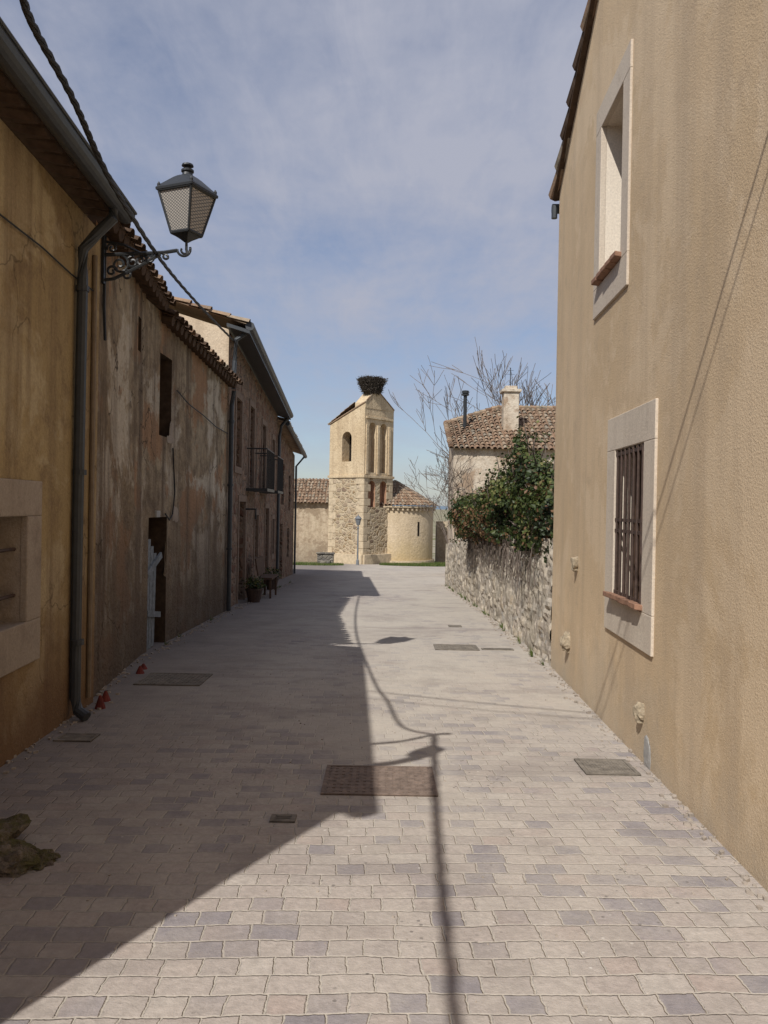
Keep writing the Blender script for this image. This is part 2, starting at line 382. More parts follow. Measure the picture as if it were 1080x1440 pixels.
def lump(m,c,r,seed):
    import bmesh
    bm=bmesh.new(); bmesh.ops.create_icosphere(bm,subdivisions=3,radius=1); bm.verts.ensure_lookup_table()
    vs=[]
    for v in bm.verts:
        p=v.co; q=1+.45*noise.noise(p*1.1+Vector((seed,0,0)))+.15*noise.noise(p*3.5+Vector((0,seed,0)))
        p=Vector([math.copysign(abs(a)**.7,a) for a in p])
        vs.append((c[0]+p.x*r[0]*q,c[1]+p.y*r[1]*q,c[2]+p.z*r[2]*q))
    m.add(vs,[[v.index for v in f.verts] for f in bm.faces],0,.5); bm.free()
m=M()
for (y,z,s,sd_) in ((7.72,1.11,.05,3),(8.07,.33,.07,8),(5.42,.29,.05,12)):
    lump(m,(RX(y)-.01,y,z),(s*.95,s*.7,s*1.05),sd_); lump(m,(RX(y)-.02,y+.015,z-s),(s*.6,s*.5,s*.7),sd_+4)
m.build('stone_pegs',m_peg,H)
m=M(); lump(m,(RX(5.3)-.0,5.3,.05),(.008,.07,.10),4); m.build('grey_patch',simple('cement',(.36,.345,.325),.9,.1),H)
# ------------------------------------------------------------------ left yellow house A
A=empty('yellow_house'); AX=lambda y:-2.07-.05*y
Y0=.95;Y1=6.95
m=M(); p0=(AX(Y0),Y0);p1=(AX(Y1),Y1); nA=(1,.05); k=math.hypot(1,.05); SA=lambda y:(y-Y0)*k
wall(m,p0,p1,-.5,lambda s:3.86,[(SA(4.35),SA(5.40),.80,1.50,.16,1,False,2)],nA)
m.quad((p1[0],p1[1],-.5),(p1[0]-5,p1[1]+.2,-.5),(p1[0]-5,p1[1]+.2,5.7),(p1[0],p1[1],3.86))
m.quad((p0[0],p0[1],-.5),(p0[0]-5,p0[1]+.2,-.5),(p0[0]-5,p0[1]+.2,5.7),(p0[0],p0[1],3.86))
m.box((AX(Y0)-.1,Y0-.005,-.5),(AX(Y0)+.21,Y0+.5,3.85))  # unseen corner block, added to shape the house's shadow on the street
m.build('walls',[m_A,m_board,m_frameA],A)
m=M(); surround(m,p0,p1,nA,SA(4.35),SA(5.40),.80,1.50,.25,.02,wt=.23,wb=.28)
m.build('window_surround',m_frameA,A,bevel=.008)
m=M()
for z in (.98,1.28): m.tube([(AX(4.4)-.06,4.36,z),(AX(5.4)-.06,5.38,z)],.012,6)
m.build('window_bars',m_bar,A)
m=M()
e0=Vector((AX(Y0)+.24,Y0-.06,3.93)); e1=Vector((AX(Y1)+.24,Y1-.3,3.93)); up=Vector((-4.6,0,1.9))
tiles(m,bil(e0,e1,e1+up,e0+up),28,10)
for i in range(28):
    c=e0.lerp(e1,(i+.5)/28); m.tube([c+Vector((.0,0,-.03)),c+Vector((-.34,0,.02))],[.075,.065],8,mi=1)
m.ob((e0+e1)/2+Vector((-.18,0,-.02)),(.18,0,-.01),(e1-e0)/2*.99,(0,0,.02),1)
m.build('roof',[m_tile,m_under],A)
m=M()
g0=e0+Vector((.07,0,-.02));g1=e1+Vector((.07,0,-.02))
K=10;vs=[]
for gp in (g0,g1):
    for kk in range(K+1):
        th=math.pi+math.pi*kk/K; vs.append(gp+Vector((math.cos(th)*.075,0,math.sin(th)*.085)))
m.add(vs,[(kk,kk+1,K+2+kk,K+1+kk) for kk in range(K)]); m.add([vs[i] for i in range(K+1)],[tuple(range(K+1))]); m.add([vs[i+K+1] for i in range(K+1)],[tuple(range(K+1))])
m.tube([g0+Vector((.078,0,0)),g1+Vector((.078,0,0))],.012,6)
pyy=6.33; px=AX(pyy)+.055
m.tube([(g1.x,pyy,3.86),(g1.x,pyy,3.76),(px+.12,pyy,3.66),(px,pyy,3.52),(px,pyy,3.3),(px-.01,pyy,1.5),(px-.01,pyy,.1),(px+.02,pyy-.02,.0),(px+.1,pyy-.05,-.04)],.042,10)
for z in (3.2,1.8,.5): m.tube([(px,pyy,z),(px,pyy,z+.04)],.052,10)
m.build('gutter_and_downpipe',m_gut,A,smooth=False)
m=M()
m.tube([(AX(6.75)+.02,6.75,3.6),(AX(6.75)+.02,6.75,1.9),(AX(6.75)+.02,6.75,.0)],.020,8)
m.build('conduit',simple('painted_conduit',(.20,.15,.10),.7),A)
m=M()
m.tube([(AX(y)+.015,y,3.30+.02*math.sin(y*5)) for y in (2,3,4,4.8,5.6,6.2,6.8)],.006,5)
m.build('wall_cable',m_cable,A)
# ------------------------------------------------------------------ house B old plaster
B=empty('old_plaster_house')
m=M(); pts=[(-2.46,6.97),(-2.75,9.45),(-2.72,14.38)]
nB1=(1,.12);nB2=(1,0)
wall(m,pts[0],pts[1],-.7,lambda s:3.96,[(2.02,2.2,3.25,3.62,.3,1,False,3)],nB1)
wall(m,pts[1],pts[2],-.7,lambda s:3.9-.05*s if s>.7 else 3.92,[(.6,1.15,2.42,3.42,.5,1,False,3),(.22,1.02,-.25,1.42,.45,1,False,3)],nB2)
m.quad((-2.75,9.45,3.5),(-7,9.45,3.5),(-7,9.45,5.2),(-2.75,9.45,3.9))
m.build('walls',[m_B,m_dark,m_dark,m_shade],B)
m=M()
for i in range(3):
    y=9.80+i*.13; m.ob((-2.79,y,.50-.04*i),(.010,0,0),(0,.058,.0),(.0,.03,.66-.05*i),0)
m.ob((-2.765,10.0,.85),(.012,0,0),(0,.30,.10),(.0,-.02,.035),0)
m.ob((-2.765,10.0,.25),(.012,0,0),(0,.28,-.04),(.0,0,.035),0)
m.build('plank_door',m_blue,B)
m=M(); m.box((-2.765,9.92,1.42),(-2.72,10.08,1.50)); m.build('meter_box',simple('weathered_enamel',(.34,.33,.31),.6),B,bevel=.008)
m=M()
for (y,z,sy,sz,sd_) in ((10.62,2.52,.07,.12,1),(10.58,2.40,.16,.05,5),(10.9,1.45,.18,.12,9)):
    lump(m,(-2.748,y,z),(.014,sy,sz),sd_)
m.build('crumbled_render',m_frameA,B)
m=M()
for (y,z,sy,sz,sd_) in ((10.9,.9,.45,.3,1),(12.2,2.7,.7,.35,2),(13.2,1.2,.5,.6,3),(8.4,1.7,.3,.5,4),(11.6,1.7,.35,.25,6)):
    x=-2.75 if y>9.45 else -2.46-.117*(y-6.97)
    lump(m,(x-.004,y,z),(.014,sy,sz),sd_*7)
m.build('render_patches',m_B,B)
m=M()
a=Vector((-2.30,7.0,4.0));b=Vector((-2.62,10.0,3.99)); up=Vector((-3.8,0,1.35))
tiles(m,bil(a,b,b+up,a+up),14,9,lift=.015,edge_mi=1,pr=.65)
a2=Vector((-2.59,10.02,3.86));b2=Vector((-2.56,14.36,3.68))
tiles(m,bil(a2,b2,b2+up,a2+up),20,9,lift=.015,edge_mi=1,pr=.65)
for (p,q,nn) in ((a,b,14),(a2,b2,20)):
    for i in range(nn):
        c=p.lerp(q,(i+.5)/nn)
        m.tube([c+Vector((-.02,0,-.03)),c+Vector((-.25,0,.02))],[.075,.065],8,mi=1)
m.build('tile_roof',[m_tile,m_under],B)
m=M()
m.tube([(-2.62,14.3,3.55),(-2.66,14.3,3.3),(-2.66,14.3,1),(-2.66,14.3,-.25)],.04,8)
for z in (3,1.9,.8): m.tube([(-2.66,14.3,z),(-2.66,14.3,z+.04)],.052,8)
m.build('downpipe',m_gut,B)
m=M()
m.tube([(-2.72,y,z) for y,z in ((10.62,2.3),(10.75,1.75),(10.65,1.45),(10.5,1.38),(10.3,1.46))],.010,5)
m.tube([(-2.70,y,z) for y,z in ((10.7,3.05),(11.4,2.95),(12.3,2.9),(13.2,2.82),(14.2,2.8))],.008,5)
m.tube([(-2.52,7.35,3.5),(-2.53,7.4,2.6),(-2.54,7.45,1.6)],.010,5)
m.tube([(-2.46,7.2,3.9),(-2.47,7.22,3.3),(-2.45,7.2,3.0)],.014,5)
m.build('wall_cable',m_cable,B)
# ------------------------------------------------------------------ house C
C=empty('stone_house')
pc0=(-2.75,14.42);pc1=(-3.15,24.2); nC=(1,-(-.4/9.78)); 
m=M()
opsC=[(1.0,1.8,2.3,3.6,.22,1),(3.1,3.9,1.95,3.7,.22,1),(5.6,6.4,1.95,3.55,.22,1),(8.2,8.9,2.2,3.4,.22,1),
      (1.6,2.6,-.4,1.65,.22,1),(4.3,5.0,.35,1.35,.22,1),(6.6,7.5,-.7,1.5,.25,1),(8.5,9.1,.2,1.2,.22,1)]
wall(m,pc0,pc1,-1.2,lambda s:4.62-.045*s,opsC,nC)
m.build('street_facade',[m_C,m_dark],C)
m=M()
m.add([(-2.75,14.42,2.5),(-2.75,14.42,4.63),(-5.6,14.5,5.5),(-7.5,14.5,4.9),(-7.5,14.5,2.5)],[(0,1,2,3,4)])
m.add([(-3.15,24.2,-1.2),(-3.15,24.2,4.2),(-6,24.2,5.1),(-8,24.2,4.5),(-8,24.2,-1.2)],[(0,1,2,3,4)])
m.build('gable_walls',m_Cside,C)
m=M(); 
dC=Vector((pc1[0]-pc0[0],pc1[1]-pc0[1],0)).normalized(); NC=Vector((1,.041,0)).normalized()
for o in opsC:
    surround(m,pc0,pc1,nC,o[0],o[1],o[2],o[3],.12,.02)
m.build('window_surrounds',m_surC,C)
m=M()
PC=lambda s,z,o:Vector((pc0[0],pc0[1],0))+dC*s+NC*o+Vector((0,0,z))
for o in opsC:
    c=(o[0]+o[1])/2
    for a_,b_ in ((o[0]+.01,c-.02),(c+.02,o[1]-.01)):
        m.ob(PC((a_+b_)/2,(o[2]+o[3])/2,-.14),dC*(b_-a_)/2,NC*.015,Vector((0,0,(o[3]-o[2])/2-.02)))
m.build('shutters',m_wood,C)
m=M()
for (s0,s1,z) in ((2.7,4.3,1.9),(5.2,6.8,1.9)):
    m.ob(PC((s0+s1)/2,z,.22),dC*(s1-s0)/2,NC*.22,Vector((0,0,.03)))
    n=12
    for i in range(n+1):
        s=s0+(s1-s0)*i/n; m.tube([PC(s,z,.42),PC(s,z+.85,.42)],.008,4)
    for s in (s0,s1):
        for o in (.1,.2,.3): m.tube([PC(s,z,o),PC(s,z+.85,o)],.008,4)
        m.tube([PC(s,z+.85,0),PC(s,z+.85,.42)],.014,4)
    m.tube([PC(s0,z+.85,.42),PC(s1,z+.85,.42)],.014,4)
m.tube([PC(1.9,1.5,.1),PC(1.9,1.5,.3),PC(1.9,1.3,.3)],.02,5)
m.build('iron_balconies',m_iron,C)
m=M()
a=Vector((-2.42,14.3,4.70));b=Vector((-2.83,24.3,4.24)); upc=Vector((-3.1,.1,.95))
tiles(m,bil(a,b,b+upc,a+upc),46,9)
upd=Vector((-2.3,0,-.7))
tiles(m,bil(a+upc+upd,b+upc+upd,b+upc,a+upc),46,6)
m.build('tile_roof',m_tile,C)
m=M(); 
m.ob((a+b)/2+Vector((-.15,0,-.07)),(b-a)/2,(.2,0,-.06),(0,0,.03),0)
m.tube([a+Vector((.05,0,-.03)),b+Vector((.05,0,-.03))],.08,8)
m.tube([b+Vector((.05,-.2,-.05)),b+Vector((-.2,-.2,-.35)),(-3.08,24.1,3.6),(-3.08,24.1,-.6)],.045,8)
m.tube([a+Vector((.05,.2,-.05)),a+Vector((-.2,.1,-.25)),(-2.66,14.5,4.1),(-2.66,14.45,3.6)],.04,8)
m.build('gutter',m_gut,C)
# ------------------------------------------------------------------ house D
D=empty('brick_house')
pd0=(-3.17,24.25);pd1=(-3.3,30.3)
m=M(); wall(m,pd0,pd1,-1.5,lambda s:3.95-.09*s,[(1.5,2.3,1.6,2.9,.2,1),(3.9,4.6,1.4,2.6,.2,1),(1.2,2.1,-.9,1.0,.2,1),(3.6,4.3,-.2,.8,.2,1)],(1,.02))
m.quad((pd1[0],pd1[1],-1.5),(-9,30.3,-1.5),(-9,30.3,4.4),(pd1[0],pd1[1],3.4))
m.build('walls',[m_C,m_dark],D)
m=M(); a=Vector((-2.92,24.3,4.02));b=Vector((-2.98,30.5,3.42)); up=Vector((-4,0,1.3)); tiles(m,bil(a,b,b+up,a+up),28,9); m.build('tile_roof',m_tile,D)
m=M(); m.tube([a+Vector((.05,0,-.04)),b+Vector((.05,0,-.04))],.07,8); m.tube([b+Vector((.05,-.3,-.05)),(-3.22,30.1,3.0),(-3.22,30.1,-.9)],.04,8); m.build('gutter',m_gut,D)
# ------------------------------------------------------------------ lamp
L_=empty('wall_lantern'); lx,ly=-1.755,7.2
m=M(); rot=math.radians(45-24)
def sq(c,z,h): 
    return [Vector((c[0]+math.cos(rot+math.pi/2*k)*h*1.414,c[1]+math.sin(rot+math.pi/2*k)*h*1.414,z)) for k in range(4)]
b0=sq((lx,ly),3.93,.092); b1=sq((lx,ly),4.28,.17)
for k in range(4):
    m.quad(b0[k],b0[(k+1)%4],b1[(k+1)%4],b1[k],0)
g=G('lantern_lattice',.4,.5)
w1=g.n('ShaderNodeTexWave',{'Vector':g.map(rot=(0,math.radians(40),0)),'Scale':17},bands_direction='Z').outputs[1]
w2=g.n('ShaderNodeTexWave',{'Vector':g.map(rot=(0,math.radians(-40),0)),'Scale':17},bands_direction='Z').outputs[1]
g.col(g.mix(g.ramp(g.math('MAXIMUM',w1,w2),[(.75,0),(.9,1)]),(.42,.38,.33),(.10,.10,.10)))
m.build('lantern_panes',g.m,L_)
m=M()
for k in range(4):
    m.tube([b0[k],b1[k]],.012,6); m.tube([b0[k],b0[(k+1)%4]],.014,6); m.tube([b1[k],b1[(k+1)%4]],.016,6)
r4=math.sqrt(2)
m.loft((lx,ly,0),[(4.28,.188*r4),(4.30,.19*r4),(4.325,.17*r4),(4.37,.125*r4),(4.41,.085*r4),(4.43,.06*r4)],4,rot)
m.loft((lx,ly,0),[(4.43,.05),(4.46,.043),(4.47,.055),(4.485,.055),(4.50,.03),(4.515,.022),(4.52,.052),(4.535,.047),(4.55,.012)],16)
m.loft((lx,ly,0),[(3.86,.02),(3.88,.05),(3.90,.09),(3.93,.10*r4),(3.945,.10*r4)],4,rot)
for k in range(4): m.loft(b1[k]+Vector((0,0,.02)),[(0,.012),(.03,.016),(.05,.004)],6)
m.tube([(lx,ly,3.88),(lx,ly,3.80),(lx+.01,ly,3.76)],.012,6)
def arc(cx,cz,r0,r1,a0,a1,n=18,y=ly): 
    return [(cx+(r0+(r1-r0)*i/n)*math.cos(math.radians(a0+(a1-a0)*i/n)),y,cz+(r0+(r1-r0)*i/n)*math.sin(math.radians(a0+(a1-a0)*i/n))) for i in range(n+1)]
m.tube(arc(lx-.02,3.80,.06,.055,180,380),.011,6)
m.tube(arc(lx-.02,3.80,.055,.02,20,-200),.010,6)
wx=-2.48
m.tube([(wx,ly,3.74),(-2.2,ly,3.755),(-1.95,ly,3.77),(lx-.08,ly,3.79)],.016,6)
m.tube([(wx,ly,3.86),(-2.3,ly,3.83),(-2.15,ly,3.76)],.012,6)
m.ob((wx+.01,ly,3.70),(.012,0,0),(0,.03,0),(0,0,.21))
for (cx,cz,r,a0,a1) in ((-2.33,3.66,.085,90,-500),(-2.40,3.60,.05,0,420),(-2.22,3.68,.055,80,540),(-2.40,3.80,.045,200,-260),(-2.07,3.72,.04,90,-400),(-2.27,3.57,.045,150,-330),(-1.93,3.735,.03,90,480),(-2.15,3.70,.05,60,-420)):
    m.tube(arc(cx,cz,r,.012,a0,a1,26),.011,5)
m.tube([(wx,ly,3.52),(-2.38,ly,3.535),(-2.25,ly,3.6),(-2.12,ly,3.67),(-1.98,ly,3.755)],.014,6)
m.build('iron_bracket_and_frame',m_iron,L_)
# ------------------------------------------------------------------ cables
def spl(P_,n=10):
    P_=[Vector(p) for p in P_]; out=[]
    for i in range(len(P_)-1):
        p0=P_[max(i-1,0)];p1=P_[i];p2=P_[i+1];p3=P_[min(i+2,len(P_)-1)]
        for k in range(n):
            t=k/n; out.append(.5*((2*p1)+(p2-p0)*t+(2*p0-5*p1+4*p2-p3)*t*t+(3*p1-p0-3*p2+p3)*t**3))
    out.append(P_[-1]); return out
W=empty('overhead_cable')
m=M()
def bundle(pts,n,r,off):
    mm=spl(pts,n)
    for ph in (0,2.1,4.2):
        m.tube([p+Vector((math.cos(i*1.1+ph)*off,0,math.sin(i*1.1+ph)*off)) for i,p in enumerate(mm)],r,6)
J=(-1.15,2.95,3.46)
bundle([J,(-1.40,3.15,3.50),(-1.53,4.0,3.53),(-1.65,5,3.48),(-2.12,7.9,3.85),(-2.4,10.9,4.12),(-2.66,14.4,4.43)],16,.010,.009)
bundle([(-1.42,-5,3.9),(-1.34,-2,3.6),(-1.25,.5,3.48),(-1.21,1.6,3.46),J],14,.014,.015)
m.build('twisted_cable',m_cable,W)
m=M()
m.tube(spl([(-1.02,3.0,3.44),J,(-1.45,2.66,3.55),(-1.93,2.25,3.88)]),.022,6)
m.tube(spl([(-1.19,2.45,3.45),(-1.5,2.1,3.6),(-1.93,1.70,3.9)]),.045,6)
m.ob((-1.22,2.50,3.44),(.07,.08,0),(-.04,.06,0),(0,0,.07))
m.build('branch_cables',m_cable,W)
m=M()
m.tube(spl([(1.6,2.0,4.98),(0,2.45,4.80),(-1.6,2.9,4.9),(-3.4,3.4,5.2)]),.010,5)
m.tube(spl([(1.6,1.85,4.98),(0,2.2,4.86),(-1.6,2.55,4.95),(-3.4,3.0,5.25)]),.007,5)
m.build('house_to_house_cable',m_cable,W)
# ------------------------------------------------------------------ covers
def cover(name,cx,cy,w,d,mat,rot=0,slats=14):
    m=M(); z=(zg(cy-d/2)+zg(cy+d/2))/2; sl=(zg(cy+d/2)-zg(cy-d/2))/d
    c,s=math.cos(rot),math.sin(rot)
    X=Vector((c,s,s*sl)); Yv=Vector((-s,c,c*sl)); o=Vector((cx,cy,z+.006))
    m.ob(o,X*w/2,Yv*d/2,(0,0,.004),0,.2)
    for k in (-1,1):
        m.ob(o+X*(k*(w/2-.012))+Vector((0,0,.005)),X*.012,Yv*d/2,(0,0,.004)); m.ob(o+Yv*(k*(d/2-.012))+Vector((0,0,.0055)),X*(w/2-.025),Yv*.012,(0,0,.004))
    for i in range(slats):
        q=(i+.5)/slats-.5; m.ob(o+X*q*(w-.05)+Vector((0,0,.004)),X*(w/slats*.27),Yv*(d/2-.03),(0,0,.003))
    for i in range(8):
        q=(i+.5)/8-.5; m.ob(o+Yv*q*(d-.05)+Vector((0,0,.0045)),X*(w/2-.03),Yv*.008,(0,0,.0033))
    return m.build(name,mat)
cover('manhole_cover',.0,4.92,.66,.56,m_rust)
cover('manhole_cover',1.45,5.28,.34,.34,m_cover)
cover('manhole_cover',-2.0,8.0,.62,.6,m_cover)
cover('manhole_cover',-2.12,5.78,.26,.2,m_cover,slats=6)
cover('manhole_cover',-.49,4.24,.13,.10,m_cover,slats=4)
cover('manhole_cover',.94,10.45,.55,.45,m_cover)
cover('manhole_cover',1.45,10.35,.4,.12,m_cover,slats=6)
cover('manhole_cover',1.12,12.7,.2,.2,m_cover,slats=6)
# ------------------------------------------------------------------ small things on left
def rock(name,parts):
    import bmesh
    m=M()
    for (c,r,sd_) in parts:
        bm=bmesh.new(); bmesh.ops.create_icosphere(bm,subdivisions=5,radius=1); bm.verts.ensure_lookup_table(); vs=[]
        for v in bm.verts:
            p=v.co; s=Vector((sd_,sd_*2,0))
            q=1+.5*noise.noise(p*1.3+s)+.25*noise.noise(p*3.5+s)+.10*noise.noise(p*9+s)
            vs.append((c[0]+p.x*r[0]*q,c[1]+p.y*r[1]*q,c[2]+p.z*r[2]*q*(1+.5*noise.noise(p*5+s))))
        m.add(vs,[[v.index for v in f.verts] for f in bm.faces],0,.5); bm.free()
    m.build(name,m_rock)
rock('mossy_boulder',[((-1.96,3.80,0),(.32,.28,.10),2),((-1.70,3.62,0),(.24,.18,.07),6),((-1.54,3.66,0),(.12,.09,.04),9),((-1.82,3.50,0),(.18,.12,.06),14)])
rock('mossy_boulder',[((-1.92,3.10,0),(.22,.14,.08),5)])
for (x,y,h) in ((-2.28,6.72,.11),(-2.33,7.0,.09),(-2.42,8.3,.08),(-2.46,8.55,.06)):
    m=M(); m.loft((x,y,zg(y)),[(0,.045),(h*.15,.042),(h*.8,.018),(h,.01)],10); m.build('red_cone',m_red)
def planter(x,y,r,h):
    E=empty('potted_plant'); m=M(); z=zg(y)
    m.loft((x,y,z),[(0,r*.7),(h*.85,r),(h*.86,r*1.1),(h,r*1.1),(h,r*.9),(h*.9,r*.85)],14); m.build('pot',m_bar,E)
    m=M()
    for i in range(260):
        d=Vector((U(-1,1),U(-1,1),U(0,1.4))).normalized()*U(.2,1)*r*1.7; c=Vector((x,y,z+h))+d
        a=Vector((U(-1,1),U(-1,1),U(-1,1))).normalized()*.03; b=a.cross(Vector((U(-1,1),U(-1,1),U(-1,1)))).normalized()*.018
        m.quad(c-a,c+b,c+a,c-b)
    m.build('leaves',m_leaf,E)
planter(-2.55,16.4,.16,.28); planter(-2.6,17.0,.13,.24); planter(-2.75,20.5,.16,.3)
m=M()
bx,by=-2.45,17.9; z=zg(by)
m.box((bx-.2,by-.5,z+.42),(bx+.12,by+.5,z+.46)); 
for sx in (-.16,.08):
    for sy in (-.44,.44): m.box((bx+sx-.02,by+sy-.02,z),(bx+sx+.02,by+sy+.02,z+.42))
m.ob((bx-.21,by,z+.68),(.015,0,0),(0,.5,0),(-.03,0,.18))
m.build('bench',m_wood)
# ------------------------------------------------------------------ right stone garden wall
m=M()
wy0,wy1=9.16,24.7
def wtop(y): 
    return (1.28+(1.12-1.28)*(y-9)/8 if y<17 else 1.12+(.5-1.12)*(y-17)/7.7)+.05*noise.noise(Vector((y*1.3,0,0)))
ny,nz=400,34; vs=[];tt=[]
for i in range(ny+1):
    y=wy0+(wy1-wy0)*i/ny
    for j in range(nz+1):
        zb=zg(y)-.1; z=zb+(wtop(y)-zb)*j/nz
        p=Vector((0,y,z))+.12*noise.noise_vector(Vector((0,y,z))*2.5)
        dd,pp=noise.voronoi(Vector((0,p.y*4.6,p.z*7)))
        e=min(1,max(0,(dd[1]-dd[0])/.35)); hsh=(math.sin(pp[0].y*12.9+pp[0].z*78.2)*43758.5)%1
        x=1.89-.045*e**.6*(.4+.8*hsh)-.04*noise.noise(Vector((5,y*.8,z*.8)))-.012*noise.noise(Vector((1,y*9,z*9)))
        x+=.03*j/nz
        vs.append((x,y,z)); tt.append((.12+.88*hsh) if e>.22 else 0.0)
fs=[];ft=[]
for i in range(ny):
    for j in range(nz):
        a=i*(nz+1)+j; fs.append((a,a+nz+1,a+nz+2,a+1)); ft.append(tt[a])
m.v=[tuple(v) for v in vs]; m.f=[list(f) for f in fs]; m.mi=[0]*len(fs); m.t=ft
for i in range(ny):
    a=Vector(vs[i*(nz+1)+nz]);b=Vector(vs[(i+1)*(nz+1)+nz]); m.quad(a,b,b+Vector((.4,0,.03)),a+Vector((.4,0,.03)),0,.3)
m.quad((1.86,wy1,-1),(2.3,wy1,-1),(2.3,wy1,.52),(1.86,wy1,.52))
m.quad((2.3,wy0,-1),(2.3,wy1,-1),(2.3,wy1,.52),(2.3,wy0,1.3))
g=G('garden_rubble',.95,.1); n_=g.noise(10,5,.7)
c=g.ramp(g.attr(),[(0,(.43,.375,.30)),(.1,(.43,.375,.30)),(.13,(.24,.21,.175)),(.4,(.39,.33,.27)),(.6,(.29,.265,.235)),(.8,(.46,.40,.32)),(1,(.35,.285,.21))])
c=g.mix(g.ramp(g.noise(2.2,5,.68),[(.44,0),(.62,.7)]),c,(.48,.42,.34))
c=g.mix(g.ramp(g.noise(1.3,5,.66,v=g.map(loc=(4,4,4))),[(.50,0),(.64,.65)]),c,(.18,.155,.115))
c=g.mix(1,c,g.ramp(n_,[(.25,.65),(.75,1.25)]),'MULTIPLY'); g.col(c).bump(n_,.02)
m.build('stone_garden_wall',g.m)
# ------------------------------------------------------------------ ivy
def foliage(name,blobs,n,size,mat,stems=True,redf=None):
    E=empty(name); m=M()
    w=[(b[3]*b[4]*b[5])**.75 for b in blobs]; sw=sum(w)
    for b,ww in zip(blobs,w):
        for _ in range(int(n*ww/sw)):
            d=Vector((random.gauss(0,1),random.gauss(0,1),random.gauss(0,1))).normalized()
            q=1+.6*noise.noise(d*2.2+Vector(b[:3]))+.4*noise.noise(d*5+Vector(b[:3])*3)
            rr=(1-R()**2*.55)*q
            if R()<.08: rr*=U(1.05,1.35)
            c=Vector(b[:3])+Vector((d.x*b[3],d.y*b[4],d.z*b[5]))*rr
            if noise.noise(c*3.1)>.2: continue
            if c.y<9.2: continue
            nn=(d+Vector((U(-1,1),U(-1,1),U(-.6,1)))*.9).normalized()
            a=nn.cross(Vector((U(-1,1),U(-1,1),U(-1,1)))).normalized(); bb=nn.cross(a)
            s=size*U(.5,1.3)
            t=.20+.42*R()+.6*noise.noise(c*1.7)+.2*d.z
            t=min(max(t,0),.86)
            if redf and R()<redf(c): t=U(.88,1)
            p1=c+a*s*.5; p2=c+bb*s*.42+nn*s*.08; p3=c-a*s*.55; p4=c-bb*s*.42+nn*s*.08
            m.add([p1,p2,p3,p4],[(0,1,2),(0,2,3)],0,t)
    m.build('leaves',mat,E)
    if stems:
        m=M()
        for b in blobs:
            for _ in range(10):
                p=Vector((b[0]+.1,b[1]+U(-.3,.3)*b[4],b[2]-b[5])); q=Vector(b[:3])+Vector((U(-1,1)*b[3],U(-1,1)*b[4],U(.2,1.45)*b[5]))
                mid=p.lerp(q,.5)+Vector((U(-.1,.1),U(-.2,.2),U(-.1,.1)))
                m.tube(spl([p,mid,q],4),[.012]*4+[.008]*4+[.004],5)
        for _ in range(90):
            y=U(9.6,17.5); z=U(1.0,1.25); ps=[Vector((1.80,y,z))]
            for k in range(6): ps.append(ps[-1]+Vector((U(-.02,.01),U(-.07,.07),-U(.05,.13))))
            m.tube(ps,[.009,.008,.007,.006,.005,.004,.002],4)
        m.build('stems',m_bark,E)
foliage('ivy_bush',[(2.05,9.95,1.48,.32,.7,.40),(2.02,10.9,1.75,.36,.7,.50),(2.06,11.9,2.15,.28,.45,.54),(2.00,12.5,1.7,.40,.9,.50),(1.90,13.7,1.62,.34,.9,.46),(1.84,15.0,1.48,.32,.9,.43),(1.74,16.5,1.46,.32,.8,.46),(1.66,17.4,1.35,.26,.6,.40),(1.88,14.5,1.22,.24,2.4,.20),(1.93,10.6,1.25,.20,1.3,.2)],
    52000,.056,m_leaf,True,lambda c:.5 if 13.0<c.y<16.8 and c.z<1.6 else .10)
m=M()
for _ in range(46):
    side=R()<.75; y=U(7,24); x=1.82+U(-.03,.03) if side and y>9.2 else (RX(y)-.02 if side else -2.68)
    if not side and y<9.6: continue
    for k in range(14):
        d=Vector((U(-.05,.05)-(.03 if side else -.03),U(-.05,.05),U(.03,.11))); w=Vector((U(-1,1),U(-1,1),0)).normalized()*.006; p=Vector((x,y,zg(y))); m.add([p-w,p+w,p+d],[(0,1,2)],0,U(0,.9))
m.build('weeds',m_grass)
# ------------------------------------------------------------------ bare trees
def bare(name,base,h,seed,levels=5,spread=.5,r0=.06,lean=(0,0),rmin=.01):
    random.seed(seed); m=M()
    def br(p,d,l,r,lv):
        ps=[p];rs=[r]
        for k in range(4):
            d=(d+Vector((U(-1,1),U(-1,1),U(-.4,.7)))*.13).normalized(); p=p+d*l/4; ps.append(p); rs.append(max(rmin,r*(1-.12*(k+1))))
        m.tube(ps,rs,5 if lv>2 else 3,cap=False)
        if lv<=0: return
        for _ in range(3 if lv>1 else 4):
            i=random.choice((2,3,4)); dd=(d+Vector((U(-1,1),U(-1,1),U(-.5,.8)))*spread*1.7).normalized()
            br(ps[i],dd,l*U(.55,.8),max(rmin,rs[i]*.6),lv-1)
    for s_ in range(3):
        br(Vector(base)+Vector((U(-.2,.2),U(-.2,.2),0)),Vector((lean[0]+U(-.2,.2),lean[1]+U(-.2,.2),1)).normalized(),h*.38,r0,levels-1)
    m.build(name,m_bark)
bare('bare_tree',(5.2,38.0,-1.2),10.5,3,5,.42,.09,(0,0),.011)
bare('bare_tree',(7.2,38.5,-1.2),10.5,17,5,.42,.09,(0,0),.011)
bare('bare_shrub',(2.45,27.0,-.6),4.6,21,5,.6,.028,(-.16,0),.0065)
random.seed(99)
